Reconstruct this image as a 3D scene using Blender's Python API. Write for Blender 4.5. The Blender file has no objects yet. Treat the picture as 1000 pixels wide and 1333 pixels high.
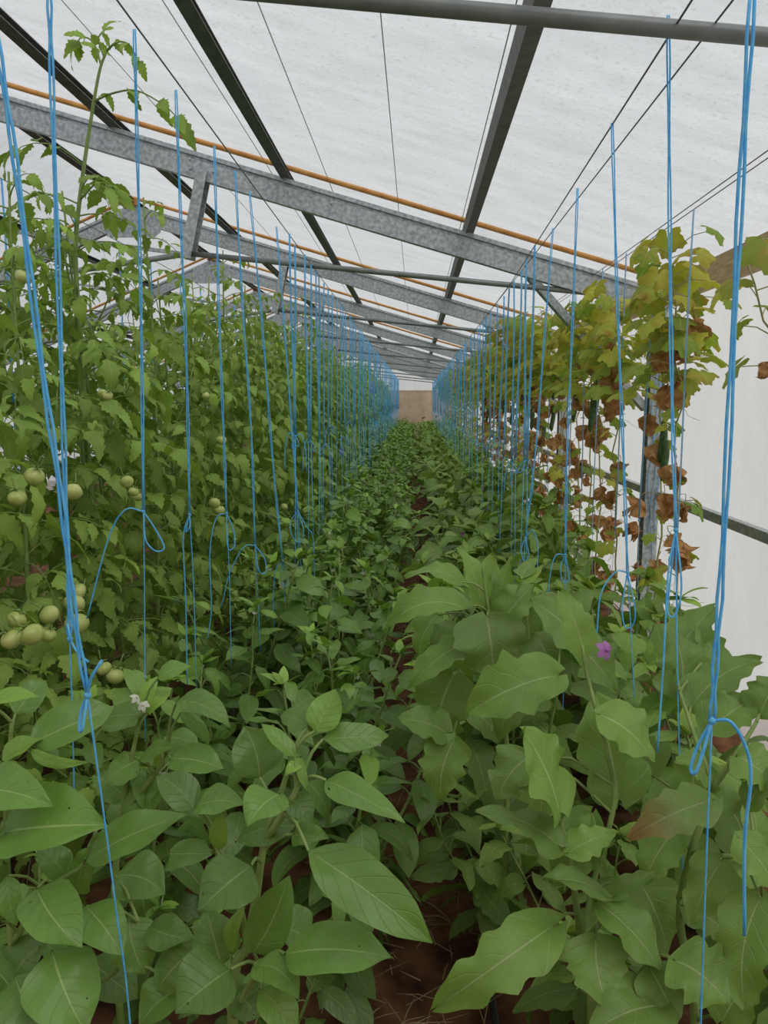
import bpy, math, random
import numpy as np
from mathutils import Vector, Matrix

random.seed(7)
rng = np.random.default_rng(7)
H = 1.5                      # camera height above the soil
TH, PH, F = math.radians(2.38), math.radians(8.17), 1000.0
fw = np.array([-math.sin(TH)*math.cos(PH), math.cos(TH)*math.cos(PH), -math.sin(PH)])
rt = np.array([math.cos(TH), math.sin(TH), 0.0])
up = np.cross(rt, fw)
CAM = np.array([0.0, 0.0, H])
UPZ = np.array([0.0, 0.0, 1.0])
scene = bpy.context.scene
col = scene.collection

def at(px, py, Y):
    d = fw + rt*(px-500)/F + up*(666.5-py)/F
    return CAM + d*(Y/d[1])

def atX(px, py, X):
    d = fw + rt*(px-500)/F + up*(666.5-py)/F
    return CAM + d*(X/d[0])

def nrm(v):
    v = np.asarray(v, float)
    n = np.linalg.norm(v)
    return v/n if n > 1e-9 else v

# ------------------------------------------------------------------ materials
def new_mat(name):
    m = bpy.data.materials.new(name)
    m.use_nodes = True
    nt = m.node_tree
    nt.nodes.clear()
    out = nt.nodes.new('ShaderNodeOutputMaterial')
    return m, nt, out

def N(nt, kind, **kw):
    n = nt.nodes.new(kind)
    for k, v in kw.items():
        if k.startswith('i_'):
            key = k[2:]
            key = int(key) if key.isdigit() else key.replace('_', ' ')
            n.inputs[key].default_value = v
        else:
            setattr(n, k, v)
    return n

def math_n(nt, op, a, b=None, clamp=False):
    n = nt.nodes.new('ShaderNodeMath')
    n.operation = op
    n.use_clamp = clamp
    for i, x in enumerate((a, b)):
        if x is None: continue
        if isinstance(x, (int, float)): n.inputs[i].default_value = x
        else: nt.links.new(x, n.inputs[i])
    return n.outputs[0]

def mix_c(nt, fac, a, b, blend='MIX'):
    n = nt.nodes.new('ShaderNodeMix')
    n.data_type = 'RGBA'
    n.blend_type = blend
    for s, x in ((n.inputs[0], fac), (n.inputs[6], a), (n.inputs[7], b)):
        if isinstance(x, (int, float)): s.default_value = x
        elif isinstance(x, tuple): s.default_value = (*x, 1) if len(x) == 3 else x
        else: nt.links.new(x, s)
    return n.outputs[2]

def ramp(nt, src, lo, hi):
    n = nt.nodes.new('ShaderNodeMapRange')
    n.inputs[1].default_value = lo
    n.inputs[2].default_value = hi
    nt.links.new(src, n.inputs[0])
    return n.outputs[0]

def leaf_mat(name, base, young, vein, rough=.5, spec=.35, nveins=7, slant=1.7, trans=.3,
             vein_w=.06, side=.35, holes=False, spots=None, bump=.25):
    m, nt, out = new_mat(name)
    L = nt.links.new
    uv = N(nt, 'ShaderNodeUVMap')
    sep = nt.nodes.new('ShaderNodeSeparateXYZ'); L(uv.outputs[0], sep.inputs[0])
    a = math_n(nt, 'ABSOLUTE', math_n(nt, 'SUBTRACT', math_n(nt, 'MULTIPLY', sep.outputs[0], 2.0), 1.0))
    mid = ramp(nt, a, vein_w, vein_w*.35)
    s = math_n(nt, 'SUBTRACT', math_n(nt, 'MULTIPLY', sep.outputs[1], nveins), math_n(nt, 'MULTIPLY', a, slant))
    fr = math_n(nt, 'ABSOLUTE', math_n(nt, 'SUBTRACT', math_n(nt, 'FRACT', s), .5))
    sv = ramp(nt, fr, .44, .49)
    att = N(nt, 'ShaderNodeVertexColor', layer_name='tint')
    tsep = nt.nodes.new('ShaderNodeSeparateColor'); L(att.outputs[0], tsep.inputs[0])
    oi = nt.nodes.new('ShaderNodeObjectInfo')
    tc = nt.nodes.new('ShaderNodeTexCoord')
    noi = N(nt, 'ShaderNodeTexNoise', i_Scale=28.0, i_Detail=3.0); L(tc.outputs['Object'], noi.inputs['Vector'])
    c = mix_c(nt, tsep.outputs[1], base, young)
    if spots:
        n2 = N(nt, 'ShaderNodeTexNoise', i_Scale=spots[1], i_Detail=4.0); L(tc.outputs['Object'], n2.inputs['Vector'])
        c = mix_c(nt, math_n(nt, 'MULTIPLY', ramp(nt, n2.outputs[0], spots[2], spots[3]), 1.0), c, spots[0])
    c = mix_c(nt, math_n(nt, 'MULTIPLY', tsep.outputs[2], .9), c, (.33, .13, .025))
    c = mix_c(nt, math_n(nt, 'MULTIPLY', sv, side), c, vein)
    c = mix_c(nt, math_n(nt, 'MULTIPLY', mid, .75), c, vein)
    val = math_n(nt, 'MULTIPLY', tsep.outputs[0], math_n(nt, 'ADD', math_n(nt, 'MULTIPLY', noi.outputs[0], .35), .83))
    val = math_n(nt, 'MULTIPLY', val, math_n(nt, 'ADD', math_n(nt, 'MULTIPLY', oi.outputs['Random'], .25), .88))
    hs = N(nt, 'ShaderNodeHueSaturation'); L(c, hs.inputs['Color']); L(val, hs.inputs['Value'])
    p = N(nt, 'ShaderNodeBsdfPrincipled', i_Roughness=rough)
    p.inputs['Specular IOR Level'].default_value = spec
    L(hs.outputs[0], p.inputs['Base Color'])
    bp = N(nt, 'ShaderNodeBump', i_Strength=bump, i_Distance=.004)
    hgt = math_n(nt, 'ADD', math_n(nt, 'MULTIPLY', math_n(nt, 'ADD', sv, mid), -.22), noi.outputs[0])
    L(hgt, bp.inputs['Height']); L(bp.outputs[0], p.inputs['Normal'])
    tr = nt.nodes.new('ShaderNodeBsdfTranslucent')
    tcol = mix_c(nt, 1.0, hs.outputs[0], (1.0, 1.05, .55), 'MULTIPLY')
    L(tcol, tr.inputs[0])
    ms = N(nt, 'ShaderNodeMixShader', i_0=trans)
    L(p.outputs[0], ms.inputs[1]); L(tr.outputs[0], ms.inputs[2])
    last = ms.outputs[0]
    if holes:
        mp = N(nt, 'ShaderNodeVectorMath', operation='MULTIPLY_ADD')
        mp.inputs[1].default_value = (3.2, 5.0, 1)
        L(uv.outputs[0], mp.inputs[0]); L(att.outputs[0], mp.inputs[2])
        sc = N(nt, 'ShaderNodeVectorMath', operation='MULTIPLY_ADD')
        sc.inputs[1].default_value = (37.0, 37.0, 0)
        L(att.outputs[0], sc.inputs[0]); L(mp.outputs[0], sc.inputs[2])
        vo = N(nt, 'ShaderNodeTexVoronoi', i_Scale=1.0); L(sc.outputs[0], vo.inputs['Vector'])
        vs = nt.nodes.new('ShaderNodeSeparateColor'); L(vo.outputs['Color'], vs.inputs[0])
        hole = math_n(nt, 'MULTIPLY', math_n(nt, 'LESS_THAN', vo.outputs['Distance'], math_n(nt, 'MULTIPLY', vs.outputs[1], .19)),
                      math_n(nt, 'GREATER_THAN', vs.outputs[0], .72))
        tp = nt.nodes.new('ShaderNodeBsdfTransparent')
        m2 = nt.nodes.new('ShaderNodeMixShader')
        L(hole, m2.inputs[0]); L(last, m2.inputs[1]); L(tp.outputs[0], m2.inputs[2])
        last = m2.outputs[0]
    L(last, out.inputs[0])
    return m

def plain_mat(name, c1, c2=None, scale=20, rough=.6, metal=0.0, spec=.4, bump=0.0, stretch=(1, 1, 1), coord='Object', lo=.35, hi=.65, trans=0):
    m, nt, out = new_mat(name)
    L = nt.links.new
    p = N(nt, 'ShaderNodeBsdfPrincipled', i_Roughness=rough, i_Metallic=metal)
    p.inputs['Specular IOR Level'].default_value = spec
    tc = nt.nodes.new('ShaderNodeTexCoord')
    mp = N(nt, 'ShaderNodeMapping'); mp.inputs['Scale'].default_value = stretch
    L(tc.outputs[coord], mp.inputs[0])
    noi = N(nt, 'ShaderNodeTexNoise', i_Scale=scale, i_Detail=5.0); L(mp.outputs[0], noi.inputs['Vector'])
    L(mix_c(nt, ramp(nt, noi.outputs[0], lo, hi), c1, c2 or c1), p.inputs['Base Color'])
    if bump:
        b = N(nt, 'ShaderNodeBump', i_Strength=bump, i_Distance=.01)
        L(noi.outputs[0], b.inputs['Height']); L(b.outputs[0], p.inputs['Normal'])
    last = p.outputs[0]
    if trans:
        tr = nt.nodes.new('ShaderNodeBsdfTranslucent')
        L(p.inputs['Base Color'].links[0].from_socket, tr.inputs[0])
        ms = N(nt, 'ShaderNodeMixShader', i_0=trans)
        L(last, ms.inputs[1]); L(tr.outputs[0], ms.inputs[2]); last = ms.outputs[0]
    L(last, out.inputs[0])
    return m

def film_mat(name, c1, c2, clear, stretch, scale, bump=.4, speck=.38):
    m, nt, out = new_mat(name)
    L = nt.links.new
    tc = nt.nodes.new('ShaderNodeTexCoord')
    mp = N(nt, 'ShaderNodeMapping'); mp.inputs['Scale'].default_value = stretch
    L(tc.outputs['Object'], mp.inputs[0])
    noi = N(nt, 'ShaderNodeTexNoise', i_Scale=scale, i_Detail=8.0, i_Roughness=.65); L(mp.outputs[0], noi.inputs['Vector'])
    spk = N(nt, 'ShaderNodeTexNoise', i_Scale=55.0, i_Detail=3.0, i_Roughness=.7); L(tc.outputs['Object'], spk.inputs['Vector'])
    c = mix_c(nt, ramp(nt, noi.outputs[0], .3, .7), c1, c2)
    c = mix_c(nt, math_n(nt, 'MULTIPLY', ramp(nt, spk.outputs[0], .54, .70), speck), c, (.42, .38, .30))
    b = N(nt, 'ShaderNodeBump', i_Strength=bump, i_Distance=.02); L(noi.outputs[0], b.inputs['Height'])
    tr = nt.nodes.new('ShaderNodeBsdfTranslucent'); L(c, tr.inputs[0]); L(b.outputs[0], tr.inputs['Normal'])
    p = N(nt, 'ShaderNodeBsdfPrincipled', i_Roughness=.35); L(c, p.inputs['Base Color']); L(b.outputs[0], p.inputs['Normal'])
    p.inputs['Specular IOR Level'].default_value = .3
    m1 = N(nt, 'ShaderNodeMixShader', i_0=.28); L(tr.outputs[0], m1.inputs[1]); L(p.outputs[0], m1.inputs[2])
    tp = nt.nodes.new('ShaderNodeBsdfTransparent'); L(c, tp.inputs[0])
    m2 = N(nt, 'ShaderNodeMixShader', i_0=clear); L(m1.outputs[0], m2.inputs[1]); L(tp.outputs[0], m2.inputs[2])
    L(m2.outputs[0], out.inputs[0])
    return m

M = {}
M['pepper'] = leaf_mat('pepper_leaf', (.142, .265, .044), (.28, .47, .06), (.36, .47, .16), rough=.38, spec=.55, nveins=6, slant=1.6, trans=.25, holes=True, side=.12, vein_w=.045, bump=.6)
M['eggplant'] = leaf_mat('eggplant_leaf', (.185, .310, .056), (.31, .47, .07), (.42, .52, .24), rough=.48, spec=.5, nveins=5, slant=1.3, trans=.28, side=.22, bump=.6, vein_w=.04)
M['tomato'] = leaf_mat('tomato_leaf', (.245, .365, .075), (.38, .56, .08), (.34, .46, .18), rough=.55, spec=.25, nveins=5, slant=1.2, trans=.3, side=.25)
M['cucumber'] = leaf_mat('cucumber_leaf', (.19, .34, .06), (.58, .53, .08), (.45, .50, .16), rough=.6, spec=.2, nveins=7, slant=.2, trans=.4, side=.15, spots=((.50, .34, .07), 14.0, .55, .7))
M['dried'] = plain_mat('dried_leaf', (.34, .15, .05), (.62, .36, .16), scale=35, rough=.85, spec=.1, bump=.5, trans=.2)
M['stem'] = plain_mat('green_stem', (.16, .26, .06), (.27, .36, .10), scale=25, rough=.5)
M['vine'] = plain_mat('pale_vine', (.30, .34, .12), (.42, .36, .16), scale=12, rough=.6)
M['fruit'] = plain_mat('green_tomato', (.36, .44, .10), (.56, .58, .20), scale=14, rough=.25, spec=.5)
M['cuke'] = plain_mat('cucumber_skin', (.03, .075, .018), (.07, .14, .035), scale=40, rough=.4, bump=.3)
M['twine'] = plain_mat('blue_twine', (.13, .58, 1.0), (.25, .73, 1.0), scale=60, rough=.5, spec=.4, trans=.35)
M['twine_pale'] = plain_mat('weathered_blue_twine', (.26, .54, .82), (.42, .66, .86), scale=60, rough=.6, trans=.25)
M['galv'] = plain_mat('galvanised_steel', (.30, .33, .34), (.55, .58, .60), scale=45, rough=.48, metal=.55, bump=.05)
M['dark_steel'] = plain_mat('backlit_steel', (.095, .10, .088), (.15, .155, .135), scale=30, rough=.5, metal=.35)  # purlin steel, backlit shade of the undersides put into the colour
M['pipe'] = plain_mat('grey_pipe', (.20, .215, .205), (.27, .285, .275), scale=14, rough=.5, metal=.3)
M['orange'] = plain_mat('orange_rust', (.50, .21, .05), (.68, .34, .09), scale=12, rough=.5)
M['wood'] = plain_mat('plank_wood', (.40, .27, .14), (.56, .41, .23), scale=10, rough=.7, stretch=(12, 1, 12))
M['wire'] = plain_mat('wire', (.16, .17, .17), rough=.4, metal=.4)
M['rope'] = plain_mat('rope', (.62, .63, .64), rough=.7)
M['soil'] = plain_mat('soil', (.030, .014, .008), (.24, .11, .055), scale=9, rough=.95, spec=.1, bump=.9, lo=.3, hi=.75)
M['straw'] = plain_mat('straw', (.26, .17, .09), (.40, .30, .18), scale=6, rough=.9)
M['hose'] = plain_mat('hose', (.025, .027, .026), rough=.45)
M['clay'] = plain_mat('end_wall', (.54, .39, .26), (.68, .52, .37), scale=3, rough=.9)
M['white'] = plain_mat('petal', (.75, .75, .62), rough=.6, trans=.3)
M['yellow'] = plain_mat('yellow_petal', (.80, .58, .05), rough=.6, trans=.3)
M['purple'] = plain_mat('purple_petal', (.50, .20, .50), rough=.6, trans=.3)
M['roof'] = film_mat('roof_film', (.655, .67, .69), (.79, .805, .83), .42, (1.2, 5, 5), 1.6)
M['wallfilm'] = film_mat('wall_film', (.88, .87, .84), (.95, .94, .92), .4, (6, 3, .8), 1.2, speck=.12)

# ------------------------------------------------------------------ mesh builder
class MB:
    def __init__(s):
        s.v, s.f, s.uv, s.t, s.n = [], [], [], [], 0
    def add(s, v, f, uv=None, tint=(1, 0, 0)):
        v = np.asarray(v, float).reshape(-1, 3)
        k = len(v)
        s.v.append(v)
        s.f.extend([tuple(i+s.n for i in q) for q in f])
        s.uv.append(np.zeros((k, 2)) if uv is None else np.asarray(uv, float))
        t = np.asarray(tint, float)
        s.t.append(np.tile(t, (k, 1)) if t.ndim == 1 else t)
        s.n += k
    def tube(s, pts, rad, sides=6, caps=True):
        pts = [np.asarray(p, float) for p in pts]
        n = len(pts)
        if np.isscalar(rad): rad = [rad]*n
        T = [nrm(pts[min(i+1, n-1)]-pts[max(i-1, 0)]) for i in range(n)]
        ref = np.array([0, 0, 1.0]) if abs(T[0][2]) < .9 else np.array([1.0, 0, 0])
        vs = []
        a = nrm(np.cross(T[0], ref))
        for i in range(n):
            a = nrm(a - T[i]*np.dot(a, T[i]))
            b = np.cross(T[i], a)
            for k in range(sides):
                ang = 2*math.pi*k/sides
                vs.append(pts[i] + rad[i]*(a*math.cos(ang)+b*math.sin(ang)))
        fs = []
        for i in range(n-1):
            for k in range(sides):
                k2 = (k+1) % sides
                fs.append((i*sides+k, i*sides+k2, (i+1)*sides+k2, (i+1)*sides+k))
        if caps:
            fs.append(tuple(range(sides-1, -1, -1)))
            fs.append(tuple(range((n-1)*sides, n*sides)))
        s.add(vs, fs)
    def prism(s, prof, p0, p1, upv=(0, 0, 1)):
        p0, p1 = np.asarray(p0, float), np.asarray(p1, float)
        t = nrm(p1-p0)
        side = nrm(np.cross(np.asarray(upv, float), t))      # profile x axis
        u2 = np.cross(t, side)
        vs = [p0+side*x+u2*y for x, y in prof]+[p1+side*x+u2*y for x, y in prof]
        n = len(prof)
        fs = [(i, (i+1) % n, n+(i+1) % n, n+i) for i in range(n)]
        fs += [tuple(range(n-1, -1, -1)), tuple(range(n, 2*n))]
        s.add(vs, fs)
    def ball(s, c, r, nu=10, nv=7, lobes=0, flat=1.0):
        vs, fs = [], []
        for i in range(nv+1):
            ph = math.pi*i/nv
            for k in range(nu):
                a = 2*math.pi*k/nu
                q = 1+(.06*math.cos(lobes*a)*math.sin(ph) if lobes else 0)
                dip = .12*math.exp(-((ph)/.45)**2) if lobes else 0
                vs.append((c[0]+r*q*math.sin(ph)*math.cos(a), c[1]+r*q*math.sin(ph)*math.sin(a), c[2]+r*flat*(math.cos(ph)-dip)))
        for i in range(nv):
            for k in range(nu):
                k2 = (k+1) % nu
                fs.append((i*nu+k, (i+1)*nu+k, (i+1)*nu+k2, i*nu+k2))
        s.add(vs, fs)
    def mesh(s, name, mat, smooth=True):
        me = bpy.data.meshes.new(name)
        v = np.concatenate(s.v)
        me.from_pydata(v.tolist(), [], s.f)
        uvp = np.concatenate(s.uv); tp = np.concatenate(s.t)
        li = np.empty(len(me.loops), dtype=np.int32)
        me.loops.foreach_get('vertex_index', li)
        ul = me.uv_layers.new(name='UVMap')
        ul.data.foreach_set('uv', uvp[li].astype(np.float32).ravel())
        ca = me.color_attributes.new('tint', 'FLOAT_COLOR', 'POINT')
        ca.data.foreach_set('color', np.concatenate([tp, np.ones((len(tp), 1))], 1).astype(np.float32).ravel())
        if smooth: me.polygons.foreach_set('use_smooth', [True]*len(me.polygons))
        me.materials.append(mat)
        me.update()
        return me
    def build(s, name, mat, parent=None, smooth=True):
        return link(name, s.mesh(name, mat, smooth), parent)

def link(name, me, parent=None):
    o = bpy.data.objects.new(name, me)
    col.objects.link(o)
    if parent is not None: o.parent = parent
    return o

def tag(o, label=None, cat=None, group=None, kind=None):
    if label: o['label'] = label
    if cat: o['category'] = cat
    if group: o['group'] = group
    if kind: o['kind'] = kind
    return o

def empty(name, loc, rz=0.0, sc=1.0):
    o = bpy.data.objects.new(name, None)
    o.empty_display_size = .1
    o.location = loc
    o.rotation_euler = (0, 0, rz)
    o.scale = (sc, sc, sc)
    col.objects.link(o)
    return o

ORD = ['first', 'second', 'third', 'fourth', 'fifth', 'sixth', 'seventh', 'eighth', 'ninth', 'tenth', 'eleventh', 'twelfth',
       'thirteenth', 'fourteenth', 'fifteenth', 'sixteenth']

# ------------------------------------------------------------------ leaves
PEP_V = [0, .05, .12, .22, .36, .5, .64, .78, .9, .96, 1]
PEP_W = [.06, .40, .74, .95, 1, .97, .86, .63, .30, .12, .01]
EGG_V = [0, .05, .13, .25, .36, .46, .58, .68, .8, .92, 1]
EGG_W = [.06, .48, .88, 1.0, .76, .97, .62, .74, .44, .27, .02]

_fine = np.linspace(0, 1, 121)
def smooth(v, xs, ys):
    y = np.interp(_fine, xs, ys)
    k = np.hanning(11); k /= k.sum()
    yy = np.convolve(np.pad(y, 5, mode='edge'), k, 'valid')
    yy[0] = ys[0]; yy[-1] = ys[-1]
    return np.interp(v, _fine, yy)

def leaf(mb, P, A, Nn, Lg, W, kind='pepper', droop=.3, fold=.12, wave=.05, young=0.0, brown=0.0, nv=8, nu=5, arch=None, tone=None, seed=None):
    """One leaf blade: P base, A axis, Nn upper-side normal; droop bends the axis away from the normal."""
    A = nrm(A); Nn = nrm(Nn - A*np.dot(Nn, A)); C = np.cross(Nn, A) * -1
    v = np.linspace(0, 1, nv+1); u = np.linspace(-1, 1, nu)
    if kind == 'eggplant':
        jit = np.array(EGG_W)*(1+rng.uniform(-.12, .12, len(EGG_W)))
        w = smooth(v, EGG_V, jit)
    elif kind == 'leaflet':
        w = np.interp(v, [0, .1, .3, .6, .85, 1], [.1, .75, 1, .72, .35, .02])
        w = w*(1+.15*np.where(np.arange(nv+1) % 2 == 0, -1, 1))
    else:
        w = smooth(v, PEP_V, PEP_W)
    if arch is not None:       # chord from base to tip is kept, the blade rises between them
        yy = v*Lg; zz = 4*arch*Lg*v*(1-v)
    else:
        th = droop*v*1.6
        dy = np.cos(th); dz = -np.sin(th)
        yy = np.concatenate([[0], np.cumsum((dy[1:]+dy[:-1])/2)])*Lg/nv
        zz = np.concatenate([[0], np.cumsum((dz[1:]+dz[:-1])/2)])*Lg/nv
    V, U = np.meshgrid(v, u, indexing='ij')
    ph = rng.uniform(0, 6.28)
    X = U*W/2*w[:, None]
    tw = rng.normal(0, .28); lat = rng.normal(0, .05)*Lg; cup = rng.uniform(-.35, .1)
    Z = zz[:, None]+fold*np.abs(X)+cup*X*X/W*1.6+wave*W*np.sin(V*8+ph+U*1.2)*np.abs(U)**1.5+.5*wave*W*np.sin(V*15+2*ph-U*2)*np.abs(U)
    Z = Z+X*np.sin(tw*V); X = X+lat*4*V*(1-V)
    Yv = yy[:, None]-(.10*Lg*np.abs(U)**2*np.interp(v, [0, .25, 1], [1, .0, -.4])[:, None] if kind == 'eggplant' else 0)
    if not np.isscalar(Yv): Yv = np.broadcast_to(Yv, X.shape)
    pts = P+X[..., None]*C+(Yv+0*X)[..., None]*A+Z[..., None]*Nn
    fs = [(i*nu+k, i*nu+k+1, (i+1)*nu+k+1, (i+1)*nu+k) for i in range(nv) for k in range(nu-1)]
    uv = np.stack([U*.5+.5, V], -1).reshape(-1, 2)
    br = tone if tone else rng.uniform(.74, 1.2)  # random tone factor of the leaf colour
    tint = np.tile(np.array([br, young, 0.0]), (len(uv), 1))
    if brown: tint[:, 2] = brown*np.clip((V.ravel()-.45)*2.2, 0, 1)
    mb.add(pts, fs, uv, tint)

def rot_ax(v, ax, ang):
    ax = nrm(ax)
    return v*math.cos(ang)+np.cross(ax, v)*math.sin(ang)+ax*np.dot(ax, v)*(1-math.cos(ang))

def polar(az, el):
    return np.array([math.cos(az)*math.cos(el), math.sin(az)*math.cos(el), math.sin(el)])

def petiole(mb, p0, p1, r=.0022, sag=.25, sides=4):
    p0, p1 = np.asarray(p0), np.asarray(p1)
    mid = (p0+p1)/2 + UPZ*np.linalg.norm(p1-p0)*sag*.5
    mb.tube([p0, (p0+mid)/2+UPZ*.001, mid, (mid+p1)/2+UPZ*.001, p1], [r*1.3, r*1.1, r, r*.9, r*.8], sides, caps=False)

def branch(p, d, length, n, wob):
    pts = [np.array(p, float)]
    d = nrm(d)
    for i in range(n):
        d = nrm(d+np.array([rng.normal(0, wob), rng.normal(0, wob), abs(rng.normal(0, wob))+.04]))
        pts.append(pts[-1]+d*length/n)
    return pts

def shrub(kind, height, nb, spread, leaf_len, asp, pet, dens, droopr, low=.18, young_top=.8, detail=(8, 5)):
    """foliage + stem builders of a bushy plant (pepper, eggplant) standing at the origin"""
    fo, st = MB(), MB()
    fork = height*rng.uniform(.2, .3)
    trunk = branch((0, 0, -.02), (rng.normal(0, .05), rng.normal(0, .05), 1), fork+.02, 3, .03)
    st.tube(trunk, [.009, .0085, .008, .007], 6)
    az0 = rng.uniform(0, 6.28)
    brs = [trunk]
    for b in range(nb):
        az = az0+b*2*math.pi/nb+rng.normal(0, .3)
        pts = branch(trunk[-1], polar(az, rng.uniform(.75, 1.15)), (height-fork)*rng.uniform(.85, 1.1), 7, .09)
        pts = [p*np.array([spread, spread, 1]) if i else p for i, p in enumerate(pts)]
        st.tube(pts, list(np.linspace(.0068, .0028, len(pts))), 5)
        brs.append(pts)
    ga = rng.uniform(0, 6.28)
    for bi, pts in enumerate(brs):
        pts = np.array(pts)
        seg = np.linspace(0, 1, len(pts))
        n = int(dens*(.45 if bi == 0 else 1))
        for k in range(n):
            t = (k+rng.uniform(.2, .8))/n
            if bi == 0: t = .35+.65*t
            p = np.array([np.interp(t, seg, pts[:, i]) for i in range(3)])
            ga += 2.4+rng.normal(0, .3)
            top = 0 if bi == 0 else t
            el = rng.uniform(.15, .7)+.35*top
            d = polar(ga, el)
            pl = pet*rng.uniform(.7, 1.3)*(1-.35*top)
            q = p+d*pl
            petiole(st, p, q, .0021)
            L = leaf_len*rng.uniform(.72, 1.15)*(1-.35*max(0, top-.7)/.3)
            ax = polar(ga+rng.normal(0, .25), el-rng.uniform(.35, 1.1))
            nn = rot_ax(UPZ, ax, rng.normal(0, .35))
            leaf(fo, q, ax, nn, L, L*asp*rng.uniform(.85, 1.12), kind, rng.uniform(*droopr), rng.uniform(-.02, .28), rng.uniform(.02, .07),
                 young=max(0, (top-.72)/.28)*young_top*rng.uniform(.2, 1), nv=detail[0], nu=detail[1])
        if bi:      # tip cluster
            for k in range(6):
                L = leaf_len*rng.uniform(.28, .55)
                az = rng.uniform(0, 6.28)
                leaf(fo, pts[-1], polar(az, rng.uniform(.1, 1.2)), polar(az+math.pi, .6), L, L*.48, kind, rng.uniform(.1, .6), .2, .03,
                     young=rng.uniform(.5, 1), nv=6, nu=3)
    return fo, st, brs

def compound(fo, st, P, az, el, L, young=0.0, nl=3, size=1.0):
    """tomato leaf: arching rachis with toothed leaflets"""
    n = 6
    pts = [np.array(P)]
    e = el
    for i in range(n):
        pts.append(pts[-1]+polar(az, e)*L/n)
        e -= rng.uniform(.12, .3)
    st.tube(pts, list(np.linspace(.0028, .001, n+1)), 4, caps=False)
    pts = np.array(pts)
    def lf(p, d, s):
        nn = rot_ax(UPZ, d, rng.normal(0, .35))
        leaf(fo, p, d, nn, s, s*rng.uniform(.48, .60), 'leaflet', rng.uniform(.3, 1.2), rng.uniform(.0, .35), .07, young=young, nv=11, nu=3)
    d_end = nrm(pts[-1]-pts[-2])
    lf(pts[-1], d_end+np.array([0, 0, -.2]), L*.38*size)
    for k in range(nl):
        t = .38+.52*k/max(1, nl-1)
        i = t*n; a = int(i)
        p = pts[a]+(pts[min(a+1, n)]-pts[a])*(i-a)
        for sd in (-1, 1):
            dz = rng.uniform(-.5, .1)
            d = polar(az+sd*rng.uniform(.9, 1.25), dz)
            s = L*rng.uniform(.24, .36)*size*(1 if k else .8)
            q = p+d*.012
            lf(q, d, s)

def tomato_plant(height, dens):
    fo, st = MB(), MB()
    pts = branch((0, 0, -.02), (rng.normal(0, .03), rng.normal(0, .03), 1), height, 14, .035)
    pts = [p*np.array([.7, .7, 1]) for p in pts]
    pts = [np.array([p[0], p[1], p[2]*height/pts[-1][2]]) for p in pts]
    st.tube(pts, list(np.linspace(.0095, .0035, len(pts))), 6)
    pa = np.array(pts); seg = np.linspace(0, 1, len(pts))
    az = rng.uniform(0, 6.28)
    for k in range(dens):
        t = .05+.95*(k+rng.uniform(0, .6))/dens
        p = np.array([np.interp(t, seg, pa[:, i]) for i in range(3)])
        az += 2.4+rng.normal(0, .35)
        hi = max(0, (t-.76)/.24)
        if rng.random() < hi*.55: continue
        compound(fo, st, p, az, rng.uniform(.1, .8), rng.uniform(.26, .37)*(1-.6*hi), young=rng.uniform(0, .25)+hi*rng.uniform(.1, .6), nl=4 if t < .8 else 3)
    for k in range(2):      # side shoots
        t = rng.uniform(.5, .8)
        p = np.array([np.interp(t, seg, pa[:, i]) for i in range(3)])
        b = branch(p, polar(rng.uniform(0, 6.28), 1.0), rng.uniform(.25, .45), 5, .07)
        st.tube(b, list(np.linspace(.005, .002, 6)), 5)
        for q in b[2:]:
            az += 2.4
            compound(fo, st, q, az, rng.uniform(.2, .9), rng.uniform(.13, .22), young=rng.uniform(.1, .6), nl=2)
    return fo, st

def palmate(mb, P, Nn, A, R, young=0.0, brown=0.0, crump=0.0, curl=.3):
    A = nrm(A); Nn = nrm(Nn-A*np.dot(Nn, A)); C = np.cross(A, Nn)
    na = 31
    ang = np.linspace(-math.pi*.92, math.pi*.92, na)
    rad = .86+.14*np.cos(ang*5)+.045*np.where(np.arange(na) % 2 == 0, 1, -1)
    rad = rad*(1+.16*np.cos(ang))
    rad[[0, -1]] *= .8
    vs, uv = [np.zeros(3)], [(.5, .5)]
    ph = rng.uniform(0, 6.28)
    for rr in (.5, .8, 1.0):
        for i, a in enumerate(ang):
            r = rad[i]*rr if rr > .6 else .85*rr+.15*rad[i]*rr
            x, y = r*math.sin(a), r*math.cos(a)
            z = -curl*r*r*(1+.4*math.sin(a*2+ph))+.05*math.sin(a*7+ph)*rr
            if crump:
                z += crump*(.5*math.sin(a*3+ph)+.35*math.sin(a*8+ph*2)*rr)*rr
                x *= 1-.55*crump*rr*.8; y *= 1-.15*crump
            vs.append(np.array([x, y, z])); uv.append((.5+.5*x, .5+.5*y))
    vs = np.array(vs)*R
    pts = P+vs[:, :1]*C+vs[:, 1:2]*A+vs[:, 2:3]*Nn
    fs = [(0, 1+i, 2+i) for i in range(na-1)]
    for k in range(2):
        o = 1+k*na
        fs += [(o+i, o+na+i, o+na+i+1, o+i+1) for i in range(na-1)]
    t = np.tile(np.array([rng.uniform(.85, 1.15), young, 0.0]), (len(pts), 1))
    if brown:
        rr = np.linalg.norm(vs[:, :2], axis=1)/R
        t[:, 2] = np.clip((rr-.4)*1.6, 0, 1)*brown
    mb.add(pts, fs, uv, t)

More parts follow.
